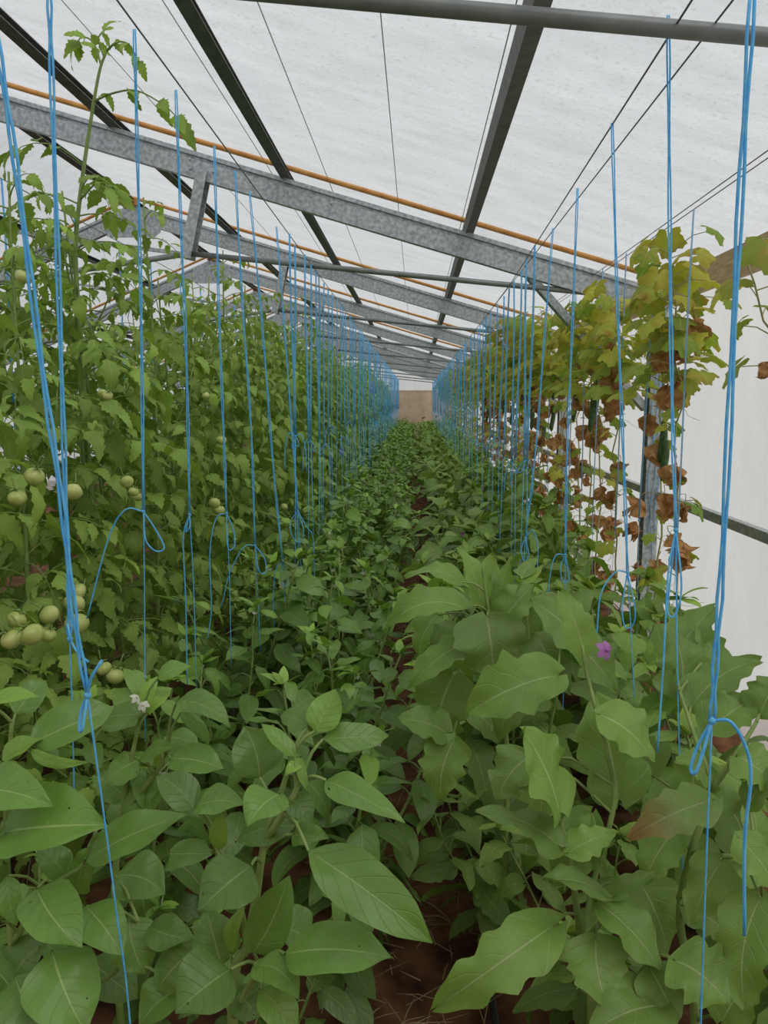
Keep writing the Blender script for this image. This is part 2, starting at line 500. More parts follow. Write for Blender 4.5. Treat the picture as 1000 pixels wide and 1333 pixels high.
def dried_mesh(k):
    mb = MB()
    p = np.array([0, 0, 0.0])
    mb.tube([(0, 0, 0), (.006, 0, -.018), (.004, .003, -.035)], [.002, .0018, .0015], 4)
    for j in range(2 + k % 2):
        az = rng.uniform(0, 6.28)
        Lg = rng.uniform(.07, .105)
        leaf(mb, np.array([.004, .003, -.032-.008*j]), polar(az, rng.uniform(-1.5, -1.1)), polar(az+rng.uniform(1, 5), .2), Lg, Lg*rng.uniform(.7, .95), 'pepper',
             droop=rng.uniform(-.5, .9), fold=rng.uniform(.5, 1.3), wave=rng.uniform(.12, .22), nv=14, nu=11)
    return mb.mesh('dried_leaf', M['dried'])

def cucumber_plant(height, lean, ntop=36, nlow=9):
    vi, fo = MB(), MB()
    pts = [np.array([0, 0, -.02])]
    n = 18
    for i in range(n):
        t = (i+1)/n
        pts.append(np.array([rng.normal(0, .014)+lean*max(0, t-.7)**1.2*2.2, rng.normal(0, .014), height*t]))
    vi.tube(pts, list(np.linspace(.0055, .003, n+1)), 5)
    pa = np.array(pts); seg = np.linspace(0, 1, n+1)
    az = rng.uniform(0, 6.28)
    spots = []
    for k in range(ntop):     # upper green-yellow crown
        t = .75+.25*(k+rng.uniform(0, 1))/ntop
        p = np.array([np.interp(t, seg, pa[:, i]) for i in range(3)])
        az += 2.4+rng.normal(0, .3)
        L = rng.uniform(.06, .16)
        q = p+polar(az, rng.uniform(-.1, .6))*L*np.array([1.25, 1.25, 1])
        petiole(vi, p, q, .0018)
        d = polar(az, rng.uniform(-1.1, .1))
        palmate(fo, q, polar(az+rng.normal(0, .4), rng.uniform(.4, 1.3)), d, rng.uniform(.05, .085), young=rng.uniform(.1, .95), brown=rng.uniform(0, .8) if rng.random() < .35 else 0, curl=rng.uniform(.15, .5))
    for k in range(nlow):      # a few still green leaves lower down
        t = rng.uniform(.3, .78)
        p = np.array([np.interp(t, seg, pa[:, i]) for i in range(3)])
        az += 2.4
        q = p+polar(az, .3)*rng.uniform(.05, .11)
        petiole(vi, p, q, .0018)
        palmate(fo, q, polar(az, rng.uniform(.3, 1.2)), polar(az, -.7), rng.uniform(.035, .065), young=rng.uniform(0, .8), curl=.3)
    for k in range(11):
        t = rng.uniform(.2, .88)
        p = np.array([np.interp(t, seg, pa[:, i]) for i in range(3)])
        az += 2.4
        q = p+polar(az, .2)*rng.uniform(.02, .09)
        petiole(vi, p, q, .0016)
        spots.append(q)
    for k in range(9):      # tendrils
        t = rng.uniform(.3, .95)
        p = np.array([np.interp(t, seg, pa[:, i]) for i in range(3)])
        d = polar(rng.uniform(0, 6.28), rng.uniform(-.3, .4))
        q = [p]
        for i in range(6):
            d = nrm(d+rng.normal(0, .45, 3))
            q.append(q[-1]+d*.022)
        vi.tube(q, .0009, 3)
    return vi, fo, spots

def fruit_mesh(k):
    fr = MB(); fr.ball((0, 0, 0), .03, 14, 9, lobes=5 if k else 0, flat=.85)
    cx = MB()
    for i in range(5):
        a = i*1.2566
        cx.tube([(0, 0, .026), (.012*math.cos(a), .012*math.sin(a), .030), (.024*math.cos(a), .024*math.sin(a), .027)], [.002, .003, .0006], 4)
    cx.tube([(0, 0, .024), (.004, 0, .045), (.0, .006, .075)], .002, 5)
    return fr.mesh('tomato', M['fruit']), cx.mesh('calyx', M['stem'])

def pod_mesh():
    b = MB()
    n = 10
    pts = [(.006*math.sin(i*.5), 0, -.02*i) for i in range(n+1)]
    b.tube(pts, [.004]+[.012+.006*math.sin(math.pi*i/n) for i in range(1, n)]+[.004], 9)
    return b.mesh('cucumber', M['cuke'])

def flower_mesh(name, mat, r, n=5):
    b = MB()
    for i in range(n):
        a = i*2*math.pi/n
        leaf(b, np.zeros(3), polar(a, -.1), UPZ, r, r*.65, droop=.5, nv=4, nu=3)
    b.ball((0, 0, .001), r*.2, 6, 4)
    return b.mesh(name, mat)

# ------------------------------------------------------------------ setting
gr = MB()
gx = np.linspace(-6.9, 1.7, 70); gy = np.linspace(-1.5, 29.2, 150)
GX, GY = np.meshgrid(gx, gy, indexing='ij')
GZ = .016*np.sin(GX*9+GY*2.3)+.012*np.sin(GY*7.1-GX*3)+.01*rng.normal(0, 1, GX.shape) - .03*np.exp(-((GX+.02)/.16)**2)
GZ = np.minimum(GZ, .03)
fs = [(i*150+k, (i+1)*150+k, (i+1)*150+k+1, i*150+k+1) for i in range(69) for k in range(149)]
gr.add(np.stack([GX, GY, GZ], -1), fs)
tag(gr.build('floor', M['soil']), kind='structure')

def ZC(X): return H+.946-.293*X           # centre line of the sloping truss chord (right of the ridge)
RX, RZ = -2.60, H+1.708
LX = -5.9; LZ = RZ-.42*(RX-LX)
EX = 1.36
FO = .155                                  # roof film above the chord centre
Y0, Y1 = -1.5, 29.0

def roof_z(X):
    return ZC(X)+FO if X >= RX else RZ+FO-.42*(RX-X)

rf = MB()
xs = np.concatenate([np.linspace(LX-.1, RX, 18), np.linspace(RX+.2, 1.47, 26)]); ys = np.linspace(Y0, Y1, 160)
V = []
for x in xs:
    for y in ys:
        V.append((x, y, roof_z(x)+.006*math.sin(y*2.28+x*.4)+.004*math.sin(x*11+y*5)))
m = len(ys)
rf.add(V, [(i*m+k, i*m+k+1, (i+1)*m+k+1, (i+1)*m+k) for i in range(len(xs)-1) for k in range(m-1)])
tag(rf.build('ceiling', M['roof']), kind='structure')

wr = MB()
ys = np.linspace(Y0, Y1, 260); zs = np.linspace(-.05, roof_z(1.47), 22)
V = []
for y in ys:
    for z in zs:
        s = y+.35*(z-1)
        V.append((1.47+.010*math.sin(s*17)+.008*math.sin(s*31+z*2)+.012*math.sin(s*6.3+1), y, z))
m = len(zs)
wr.add(V, [(i*m+k, (i+1)*m+k, (i+1)*m+k+1, i*m+k+1) for i in range(len(ys)-1) for k in range(m-1)])
tag(wr.build('wall_right', M['wallfilm']), kind='structure')
wl = MB()
V = []
zs = np.linspace(-.05, roof_z(LX-.1), 12); ys = np.linspace(Y0, Y1, 120)
for y in ys:
    for z in zs: V.append((LX-.1+.02*math.sin(y*9+z), y, z))
m = len(zs)
wl.add(V, [(i*m+k, i*m+k+1, (i+1)*m+k+1, (i+1)*m+k) for i in range(len(ys)-1) for k in range(m-1)])
tag(wl.build('wall_left', M['wallfilm']), kind='structure')
def gable(name, y, z0, mat, cut=None):
    b = MB()
    top = [(LX-.1, y, roof_z(LX-.1)), (RX, y, roof_z(RX)), (1.47, y, roof_z(1.47))]
    if cut is None: b.add([(LX-.1, y, z0), (1.47, y, z0)]+top[::-1], [(0, 1, 2, 3, 4)])
    else: b.add([(LX-.1, y, z0), (1.47, y, z0), (1.47, y, cut), (LX-.1, y, cut)], [(0, 1, 2, 3)])
    return tag(b.build(name, mat, smooth=False), kind='structure')
gable('wall_back', Y1, -.05, M['clay'], cut=H+.42)
gable('wall_back_gable', Y1-.02, H+.40, M['wallfilm'])
gable('wall_front_blocker', Y0, -.05, M['clay'], cut=H+.1)  # unseen opaque wall added behind the camera to darken the foreground
gable('wall_front_gable', Y0+.02, H+.08, M['wallfilm'])

# ------------------------------------------------------------------ steel frame
TY = [1.5]+[4.5+2.75*i for i in range(9)]
SIG = [(-.025, -.07), (.025, -.07), (.025, .07), (-.025, .07), (-.025, .048), (-.008, .044), (-.008, .030), (-.025, .026)]
BOX = lambda w, h: [(-w/2, -h/2), (w/2, -h/2), (w/2, h/2), (-w/2, h/2)]
CCH = lambda w, h, t: [(-w/2, -h/2), (w/2, -h/2), (w/2, h/2), (-w/2, h/2), (-w/2, h/2-t), (w/2-t, h/2-t), (w/2-t, -h/2+t), (-w/2, -h/2+t)]
def tieZ(X): return H+.705-.1015*X
names = ['tie pipe and frame nearest the camera, pipe crossing the top right corner of the photo',
         'nearest full galvanised roof truss, its brace reaching the twine-wrapped post',
         'second galvanised roof truss, its ridge apex showing above the tomato plants at left',
         'third galvanised roof truss behind the one with the apex at left',
         'fourth galvanised roof truss counting those with visible sloping chords from the front',
         'fifth galvanised roof truss from the front, half lost behind twine',
         'sixth galvanised roof truss from the front, deep in the tunnel',
         'seventh galvanised roof truss from the front, far down the tunnel',
         'eighth galvanised roof truss from the front, small in the distance',
         'last galvanised roof truss, just before the brown end wall']
for i, y in enumerate(TY):
    t = tag(empty('roof_truss', (EX, y, 0)), names[i], 'roof truss', 'galvanised trusses along the tunnel')
    o = lambda p: np.array([p[0]-EX, p[1]-y, p[2]])
    def part(name, mb, mat='galv', smooth=False):
        ob = mb.build(name, M[mat], t, smooth)
        return ob
    cy = y if i else y-.3          # the front chord sits just ahead of its pipe
    b = MB(); b.prism([(-q[0], q[1]) for q in SIG], o((EX, cy, ZC(EX))), o((RX, cy, RZ))); part('chord', b)
    b = MB(); b.prism(SIG, o((LX, cy, LZ)), o((RX, cy, RZ))); part('chord', b)
    b = MB(); b.add([o((RX+a, cy-.034, RZ+z)) for a, z in ((-.26, -.17), (-.20, -.22), (.20, -.22), (.26, -.17), (.24, -.02), (0, .05), (-.24, -.05))]
          +[o((RX+a, cy-.028, RZ+z)) for a, z in ((-.26, -.17), (-.20, -.22), (.20, -.22), (.26, -.17), (.24, -.02), (0, .05), (-.24, -.05))],
          [tuple(range(7)), tuple(range(13, 6, -1))]+[(k, (k+1) % 7, 7+(k+1) % 7, 7+k) for k in range(7)]); part('ridge_plate', b)
    b = MB(); b.prism(BOX(.07, .05), o((RX-.05, cy-.02, RZ+.09)), o((RX+.06, cy-.02, RZ+.085))); q = part('ridge_clamp', b, 'orange'); q['label'] = 'orange clamp at the ridge'
    b = MB(); b.tube([o((1.40, y, tieZ(1.40))), o((0, y, tieZ(0))), o((-1.3, y, tieZ(-1.3)))], .0155, 10)
    part('tie_pipe', b, 'pipe', True)
    b = MB(); b.tube([o((-1.3, y, tieZ(-1.3))), o((-2.9, y, tieZ(-1.3)-.22)), o((-5.8, y, LZ))], .0155, 10); part('tie_pipe', b, 'pipe', True)
    b = MB(); b.prism(CCH(.06, .10, .008), o((-1.20, cy+.0, ZC(-1.2)-.02)), o((-1.31, y, tieZ(-1.31)-.03)), (0, 1, 0)); part('strut', b)
    b = MB(); b.prism(BOX(.02, .02), o((-1.35, y, tieZ(-1.31))), o((-3.3, cy, ZC(-2.4)-.55))); part('web_rod', b)
    b = MB(); b.prism(CCH(.04, .075, .006), o((.63, cy+.03, ZC(.63)-.05)), o((EX-.04, y+.03, H-.04)), (0, 1, 0)); part('knee_brace', b)
    b = MB(); b.prism([(x, z) for x, z in CCH(.08, .10, .006)], o((EX, y, -.05)), o((EX, y, ZC(EX))), (0, 1, 0)); part('post', b)
    if i == 1:
        for k, (bx, bz) in enumerate(((-1.27, .02), (-1.14, -.01), (-1.27, -.03), (-.48, .01))):
            b = MB(); b.ball(o((bx, cy-.03, ZC(bx)+bz)), .008, 8, 5); part('bolt', b)
        for k, (x0, z0, z1) in enumerate(((-.02, .75, 2.0), (.0, .62, 2.02), (.022, .7, 1.95))):
            b = MB(); pts = []
            for q in range(16):
                z = z0+(z1-z0)*q/15
                pts.append(o((EX+x0+.012*math.sin(q*1.3+k), y-.062, z)))
            b.tube(pts, .0028, 5); part('tied_twine', b, 'twine_pale', True)

def bar(name, prof, p0, p1, mat, label, cat, group=None, upv=(0, 0, 1)):
    c = (np.array(p0)+np.array(p1))/2
    b = MB(); b.prism(prof, np.array(p0)-c, np.array(p1)-c, upv)
    o = b.build(name, M[mat], None, False); o.location = c
    return tag(o, label, cat, group)
for X, lab in ((.288, 'dark steel purlin right of the middle, running under the roof film to the far end'),
               (-.743, 'dark steel purlin under the roof left of centre, starting at the top edge'),
               (-1.70, 'dark steel purlin under the roof film behind the tall tomato shoot'),
               (-2.60, 'steel ridge purlin at the left along the peak of the roof')):
    z = ZC(X)+.098
    bar('roof_purlin', CCH(.05, .05, .006), (X, Y0+.1, z), (X, Y1-.1, z), 'dark_steel', lab, 'purlin', 'purlins under the roof film', (-.28, 0, 1))
for X in (-3.4, -4.5):
    z = RZ-.42*(RX-X)+.098
    bar('roof_purlin', CCH(.05, .05, .006), (X, Y0+.1, z), (X, Y1-.1, z), 'dark_steel', 'steel purlin on the far left roof slope %s' % ('next to the ridge' if X > -4 else 'nearest the left wall, behind the tomatoes'), 'purlin', 'purlins under the roof film')
bar('wall_rail', CCH(.035, .045, .005), (1.405, Y0+.1, H-.535), (1.405, Y1-.1, H-.535), 'galv', 'grey steel rail along the white plastic wall at right', 'rail')
bar('eave_plank', BOX(.03, .135), (1.41, Y0+.1, H+.605), (1.41, Y1-.1, H+.605), 'wood', 'tan wooden plank along the top of the right wall, behind cucumber leaves', 'plank')
for i, y in enumerate(TY[1:]):
    b = MB()
    o0 = np.array([RX, y, RZ+.135])
    z = lambda X: ZC(X)+.137
    b.tube([np.array([1.40, y, z(1.40)])-o0, np.array([RX, y, RZ+.137])-o0, np.array([LX, y, LZ+.137])-o0], .015, 8)
    ob = b.build('orange_pipe', M['orange']); ob.location = o0
    nm = ['nearest', 'second', 'third', 'fourth', 'fifth', 'sixth', 'seventh', 'eighth', 'farthest'][i]
    tag(ob, '%s orange pipe%s, lying across the purlins under the white roof film' % (nm, '' if nm in ('nearest', 'farthest') else ' from the front'), 'pipe', 'orange pipes under the roof film')

def line(name, pts, r, mat, label, cat, group=None, sides=5):
    pts = [np.asarray(p, float) for p in pts]
    c = pts[0].copy()
    b = MB(); b.tube([p-c for p in pts], r, sides)
    o = b.build(name, M[mat]); o.location = c
    return tag(o, label, cat, group)
def wireLX(y): return -.585-.0012*y
def wireLZ(y): return H+.775-.006*(y-1.5)*(1 if y < 6 else 0)-(.027 if y >= 6 else 0)
def wireRX(y): return .425+.02*min(y, 5)+.0015*y
def wireRZ(y): return H+.668-.004*min(y, 6)
def wpts(fx, fz): return [(fx(y), y, fz(y)) for y in [Y0+.2]+TY+[Y1-.2]]
line('support_wire', wpts(wireLX, wireLZ), .0022, 'wire', 'thin grey wire overhead carrying the blue twines of the left pepper bed', 'wire', 'overhead support wires')
line('support_wire', wpts(wireRX, wireRZ), .0022, 'wire', 'thin grey wire overhead carrying the blue twines of the right aubergine bed', 'wire', 'overhead support wires')
line('support_wire', wpts(lambda y: .52+.004*y, lambda y: H+.665), .002, 'wire', 'thin grey wire just right of the wire with the right blue twines', 'wire', 'overhead support wires')
line('support_wire', wpts(lambda y: .985, lambda y: H+.70), .002, 'wire', 'thin grey wire over the cucumber vines near the right wall', 'wire', 'overhead support wires')
line('support_wire', wpts(lambda y: 1.03, lambda y: H+.71), .002, 'wire', 'thin grey wire closest to the right wall, beside the cucumber wire', 'wire', 'overhead support wires')
line('support_wire', wpts(lambda y: -1.62, lambda y: H+.86), .0022, 'wire', 'thin grey wire over the tomato rows at far left', 'wire', 'overhead support wires')
for k, X in enumerate((-1.32, -.86, -.50, -.11, .25)):
    nm = ['leftmost pale roof rope, between the two left purlins', 'pale roof rope just left of the left centre purlin', 'pale roof rope just right of the left centre purlin',
          'pale roof rope midway between the two centre purlins', 'pale roof rope hugging the purlin right of the middle'][k]
    line('roof_rope', [(X, y, roof_z(X)-.014-.004*(j % 2)) for j, y in enumerate(np.linspace(Y0+.1, Y1-.1, 24))], .0022, 'rope', nm+', against the film', 'rope', 'ropes against the roof film')

# ------------------------------------------------------------------ twine
def catmull(pts, n=6):
    pts = [np.asarray(p, float) for p in pts]
    if len(pts) < 3: return pts
    P = [2*pts[0]-pts[1]]+pts+[2*pts[-1]-pts[-2]]
    out = []
    for i in range(1, len(P)-2):
        for k in range(n):
            t = k/n
            out.append(.5*((2*P[i])+(P[i+1]-P[i-1])*t+(2*P[i-1]-5*P[i]+4*P[i+1]-P[i+2])*t*t+(-P[i-1]+3*P[i]-3*P[i+1]+P[i+2])*t**3))
    out.append(P[-2])
    return out

def twine(label, Y, main, knot, low, loop=None, tail=None, group=None, r=.0017, mat='twine', low_r=.0013, dY=0.0):
    """main strand down to the knot (doubled), single strand below, bow loop and loose tail; all picked as points in the plane Y"""
    top = at(*main[0], Y)
    t = tag(empty('blue_twine', top), label, 'twine', group)
    g = lambda p, dz=0: at(p[0], p[1], Y+dY*(p[1]-main[0][1])/1000)-top+np.array([0, dz, 0])
    b = MB()
    pts = catmull([g(p) for p in main+[knot]], 5)
    for sgn in (-1, 1):
        b.tube([p+np.array([sgn*r*1.1*(1+.5*math.sin(i*1.7)), 0, 0]) for i, p in enumerate(pts)], r, 5)
    b.build('doubled_strand', M[mat], t)
    b = MB(); b.tube(catmull([g(knot)]+[g(p) for p in low], 4), low_r, 5); b.build('lower_strand', M[mat], t)
    b = MB(); b.ball(g(knot), r*2.6, 7, 5); b.build('knot', M[mat], t)
    if loop:
        b = MB(); b.tube(catmull([g(knot)]+[g(p, -.006*k) for k, p in enumerate(loop)]+[g(knot)], 5), r*1.05, 5); b.build('bow_loop', M[mat], t)
    if tail:
        b = MB(); b.tube(catmull([g(knot)]+[g(p, -.008) for p in tail], 5), r*1.05, 5); b.build('loose_tail', M[mat], t)
    return t
LG, RG = 'blue twines over the left pepper bed', 'blue twines over the right aubergine bed'
twine('nearest blue twine at far left, slanting in from the left edge to a bow', .88, [(-6, 40), (20, 210), (55, 480), (80, 650), (97, 800)], (114, 905),
      [(140, 1095), (152, 1190), (168, 1315), (188, 1600), (205, 1930)], [(106, 925), (106, 946), (113, 942)], [(122, 880), (136, 857)], LG, r=.0019)
twine('blue twine at far left crossing the nearest slanted one, ending in a small loop', 1.22, [(64, -12), (68, 120), (80, 480), (87, 690), (90, 780)], (91, 832),
      [(94, 930), (97, 1045)], [(87, 822), (90, 812), (96, 830)], [(104, 848), (118, 860)], LG, r=.002)
twine('blue twine with a long tail arching left beside a big open loop, left bed', 1.66, [(175, 38), (179, 200), (184, 420)], (187, 666), [(188, 760), (189, 965)],
      [(203, 690), (215, 712), (205, 716), (193, 700)], [(165, 663), (143, 700), (115, 804)], LG)
twine('blue twine just right of the big open loop, kinked tail hanging beside it', 1.95, [(229, 117), (236, 300), (243, 480)], (247, 670), [(252, 760), (256, 900)],
      [(244, 682), (243, 692), (249, 684)], [(240, 700), (243, 780), (245, 890)], LG)
twine('blue twine with a drooping loop and long bowed tail near hanging green tomatoes, left bed', 2.30, [(279, 190), (285, 400), (291, 560)], (295, 668), [(299, 760), (301, 870)],
      [(304, 690), (306, 710), (298, 712)], [(282, 675), (274, 720), (276, 790), (271, 832)], LG)
twine('sixth blue twine from the front over the left bed, tail arching left', 2.62, [(306, 222), (316, 400), (327, 560)], (332, 710), [(336, 780), (339, 850)],
      [(344, 726), (347, 744), (338, 742)], [(318, 712), (300, 745), (289, 790)], LG)
twine('seventh blue twine from the front over the left bed, ending in a narrow bow', 2.78, [(325, 250), (342, 430), (356, 610)], (368, 730), [(371, 780), (374, 815)],
      [(374, 748), (374, 762), (366, 755)], [(360, 740), (356, 780), (358, 826)], LG)
twine('blue twine with a tangled bunch of loops, left bed, eighth from the front', 3.3, [(360, 295), (372, 450), (383, 600)], (388, 665), [(391, 720), (393, 775)],
      [(378, 680), (382, 700), (392, 705), (396, 690)], [(400, 686), (408, 700), (410, 755)], LG)
twine('nearest blue twine at far right, tied in a slack bow with a long curling tail', .93, [(980, -14), (962, 290), (942, 700), (932, 850)], (927, 938), [(920, 1110), (912, 1345), (905, 1600), (898, 1850)],
      [(908, 972), (897, 998), (903, 996)], [(948, 936), (968, 970), (974, 1010), (966, 1090), (966, 1212)], RG, r=.0021)
twine('blue twine right of the steel post with a long narrow bow by dried leaves', 1.55, [(870, 20), (872, 300), (875, 520)], (880, 690), [(882, 880), (889, 1135)],
      [(872, 760), (868, 796), (876, 798), (883, 760)], [(868, 745), (862, 860), (854, 976)], RG, dY=-.28)
twine('blue twine with a wide teardrop loop and tail arching left over the aubergine leaves', 1.98, [(797, 160), (804, 400), (812, 600)], (817, 745), [(822, 830), (826, 910)],
      [(810, 790), (813, 815), (822, 812), (824, 790)], [(800, 744), (782, 770), (777, 810), (773, 880)], RG, dY=-.35)
twine('fourth blue twine from the front over the right bed, small round loop', 2.45, [(752, 245), (745, 430), (738, 600)], (736, 722), [(735, 830), (732, 960)],
      [(730, 738), (732, 756), (740, 752)], [(722, 724), (714, 760), (713, 800), (702, 866)], RG)
twine('fifth blue twine from the front over the right bed, bow among aubergine leaves', 3.0, [(720, 297), (708, 450), (697, 590)], (684, 700), [(682, 740), (680, 775)],
      [(679, 715), (682, 730), (688, 722)], [(694, 690), (700, 715), (699, 740)], RG)

def simple_twine_mesh(hgt, loopy, mat, r=.0022):
    b = MB()
    k = rng.uniform(.88, 1.02)
    wob = rng.uniform(-.04, .04)
    pts = [(wob*(z/hgt)+.003*math.sin(z*6), 0, -z) for z in np.linspace(0, k, 7)]
    for s in (-1, 1): b.tube([(p[0]+s*r*1.1, p[1], p[2]) for p in pts], r, 4)
    e = np.array(pts[-1])
    b.tube([e, e+np.array([.01, .01, -(hgt-k)*.5]), e+np.array([.02, 0, -(hgt-k)])], r*.7, 4)
    b.ball(e, r*2.4, 6, 4)
    if loopy:
        b.tube(catmull([e, e+np.array([.02, -.01, -.025]), e+np.array([.024, -.012, -.055]), e+np.array([.006, -.01, -.045]), e], 4), r, 4)
        b.tube(catmull([e, e+np.array([-.025, -.01, .008]), e+np.array([-.045, -.012, -.06]), e+np.array([-.05, -.01, -.17])], 4), r, 4)
    return b.mesh('blue_twine', M[mat])
far_tw = [simple_twine_mesh(2.2, j % 3 != 0, 'twine') for j in range(6)]
far_tw_pale = [simple_twine_mesh(1.66, j % 3 != 0, 'twine_pale') for j in range(4)]
def far_twines(fx, fz, y, side, n_named, start, group, meshes, step):
    i = 0
    while y < Y1-1.2:
        x = fx(y)+rng.uniform(-.012, .012)
        o = link('blue_twine', random.choice(meshes))
        o.location = (x, y, fz(y)); o.rotation_euler = (0, 0, rng.choice([0, math.pi])+rng.normal(0, .2))
        o.scale = (1, 1, fz(y)/2.2)
        if i < n_named:
            tag(o, 'straight blue twine over the %s, %s from the front of its row' % (side, ORD[start+i]), 'twine', group)
        else:
            tag(o, 'blue twine in the dense distant curtain of twines over the %s' % side, 'twine', group)
        y += step*rng.uniform(.8, 1.2); i += 1
far_twines(wireLX, wireLZ, 3.65, 'left pepper bed', 8, 8, LG, far_tw, .26)
far_twines(wireRX, wireRZ, 3.4, 'right aubergine bed', 8, 5, RG, far_tw, .32)
i = 0
for y in np.arange(2.6, 16, .55):
    o = link('blue_twine', random.choice(far_tw)); o.location = (-1.62, y+rng.normal(0, .05), H+.86); o.scale = (1, 1, (H+.86)/2.2)
    tag(o, 'blue twine hanging among the tomato stems behind the left pepper twines', 'twine', 'blue twines in the tomato rows')
for y in np.arange(3.0, 17, .42):
    o = link('blue_twine', random.choice(far_tw_pale)); o.location = (1.0+rng.normal(0, .02), y, H+.70)
    o.rotation_euler = (0, 0, rng.uniform(0, 6)); o.scale = (1, 1, (H+.70)/1.66)
    tag(o, 'faded blue twine the cucumber vines climb beside the right wall', 'twine', 'faded twines in the cucumber row')

# ------------------------------------------------------------------ plant kinds
def protos(n, fn): return [fn() for _ in range(n)]
PEP = []
for k in range(6):
    fo, st, br = shrub('pepper', rng.uniform(.86, .98), 3, .9, .130, .52, .05, 21, (.15, .9))
    PEP.append((fo.mesh('foliage', M['pepper']), st.mesh('stem', M['stem']), [b[-1] for b in br[1:]]))
EGG = []
for k in range(6):
    fo, st, br = shrub('eggplant', rng.uniform(.80, .92), 3, .95, .20, .60, .075, 15, (.2, 1.0), young_top=.6, detail=(11, 7))
    EGG.append((fo.mesh('foliage', M['eggplant']), st.mesh('stem', M['stem']), [b[-1] for b in br[1:]]))
TOM = []
for k in range(6):
    fo, st = tomato_plant(rng.uniform(2.08, 2.30), 50)
    TOM.append((fo.mesh('foliage', M['tomato']), st.mesh('stem', M['stem'])))
CUC = []
DRY = [dried_mesh(k) for k in range(5)]
for k in range(5):
    vi, fo, spots = cucumber_plant(rng.uniform(2.0, 2.1), (-.08, -.15, -.35, -.5, -.6)[k])
    d = MB()
    me_v = vi.mesh('vine', M['vine']); me_f = fo.mesh('green_foliage', M['cucumber'])
    CUC.append((me_v, me_f, spots))
EDGE = cucumber_plant(1.98, -.5, 13, 0)
CUC_EDGE = (EDGE[0].mesh('vine', M['vine']), EDGE[1].mesh('green_foliage', M['cucumber']), EDGE[2])
FRT = [fruit_mesh(0), fruit_mesh(1)]
POD = pod_mesh()
FLW = flower_mesh('flower', M['white'], .014)
FLE = flower_mesh('flower', M['purple'], .022)
FLY = flower_mesh('flower', M['yellow'], .02)

def local(o, root, world):
    o.parent = root
    o.matrix_parent_inverse = root.matrix_basis.inverted()
    o.location = world

def plant(kind, proto, x, y, label, cat, group, sc=1.0, rz=None):
    rz = rng.uniform(0, 6.28) if rz is None else rz
    r = tag(empty(kind, (x, y, 0), rz, sc), label, cat, group)
    for me in proto[:2]: link(me.name.split('.')[0], me, r)
    return r

def row(kind, PR, word, cat, group, bed, x, y, step, sc, jx=.05, named=6, extra=None, last=27.8, first=0):
    i = 0; out = []
    while y < last:
        if i < named: lab = '%s in the %s, %s from the front' % (word, bed, ORD[i+first])
        else: lab = '%s far down the %s among its like' % (word, bed)
        p = random.choice(PR)
        r = plant(kind, p, x+rng.normal(0, jx)+(math.copysign(.07, x) if y > 2.6 and abs(x) < .5 else 0), y, lab, cat, group, sc*rng.uniform(.92, 1.08))
        if extra and y < 7: extra(r, p, i)
        out.append(r)
        y += step*rng.uniform(.85, 1.15); i += 1
    return out
def pep_extra(r, p, i):
    for q in p[2][:2]:
        f = link('flower', FLW, r); f.location = q+np.array([.01, .0, -.02]); f.rotation_euler = (2.6, rng.uniform(-.5, .5), 0)
        f['label'] = 'small white pepper flower'
row('pepper_plant', PEP, 'green pepper plant', 'pepper plant', 'pepper plants of the left bed', 'outer left bed', -.60, 1.62, .34, 1.0, extra=pep_extra)
row('pepper_plant', PEP, 'green pepper plant', 'pepper plant', 'pepper plants of the left bed', 'inner left bed', -.21, 1.72, .33, .92, jx=.03, extra=pep_extra)
plant('pepper_plant', PEP[1], -.27, 1.36, 'low pepper plant in shade between the foreground pepper and the bare soil', 'pepper plant', 'pepper plants of the left bed', .68)
plant('pepper_plant', PEP[3], -.74, 1.22, 'low pepper plant in shade behind the bottom left corner plant', 'pepper plant', 'pepper plants of the left bed', .72)
plant('aubergine_plant', EGG[4], .22, 1.9, 'low shaded aubergine plant leaning over the dark end of the bare soil', 'aubergine plant', 'aubergine plants of the right bed', .6)
plant('aubergine_plant', EGG[2], .40, 1.58, 'low shaded aubergine plant behind the long drooping leaf', 'aubergine plant', 'aubergine plants of the right bed', .62)
def egg_extra(r, p, i):
    if i % 2 == 0:
        f = link('flower', FLE, r); f.location = np.array(p[2][0])+np.array([.03, 0, -.06]); f.rotation_euler = (1.2, .3, rng.uniform(0, 6)); f['label'] = 'mauve flower'
row('aubergine_plant', EGG, 'broad leaved aubergine plant', 'aubergine plant', 'aubergine plants of the right bed', 'inner right bed', .33, 2.2, .42, .95, extra=egg_extra)
row('aubergine_plant', EGG, 'broad leaved aubergine plant', 'aubergine plant', 'aubergine plants of the right bed', 'outer right bed', .80, 1.50, .46, 1.0, extra=egg_extra)
toms = row('tomato_plant', TOM, 'tall green tomato plant', 'tomato plant', 'tomato plants at the left', 'front tomato row', -1.13, 1.75, .36, 1.0, jx=.04)
toms2 = row('tomato_plant', TOM, 'tall green tomato plant', 'tomato plant', 'tomato plants at the left', 'back tomato row', -1.72, 1.7, .42, 1.0, jx=.05)

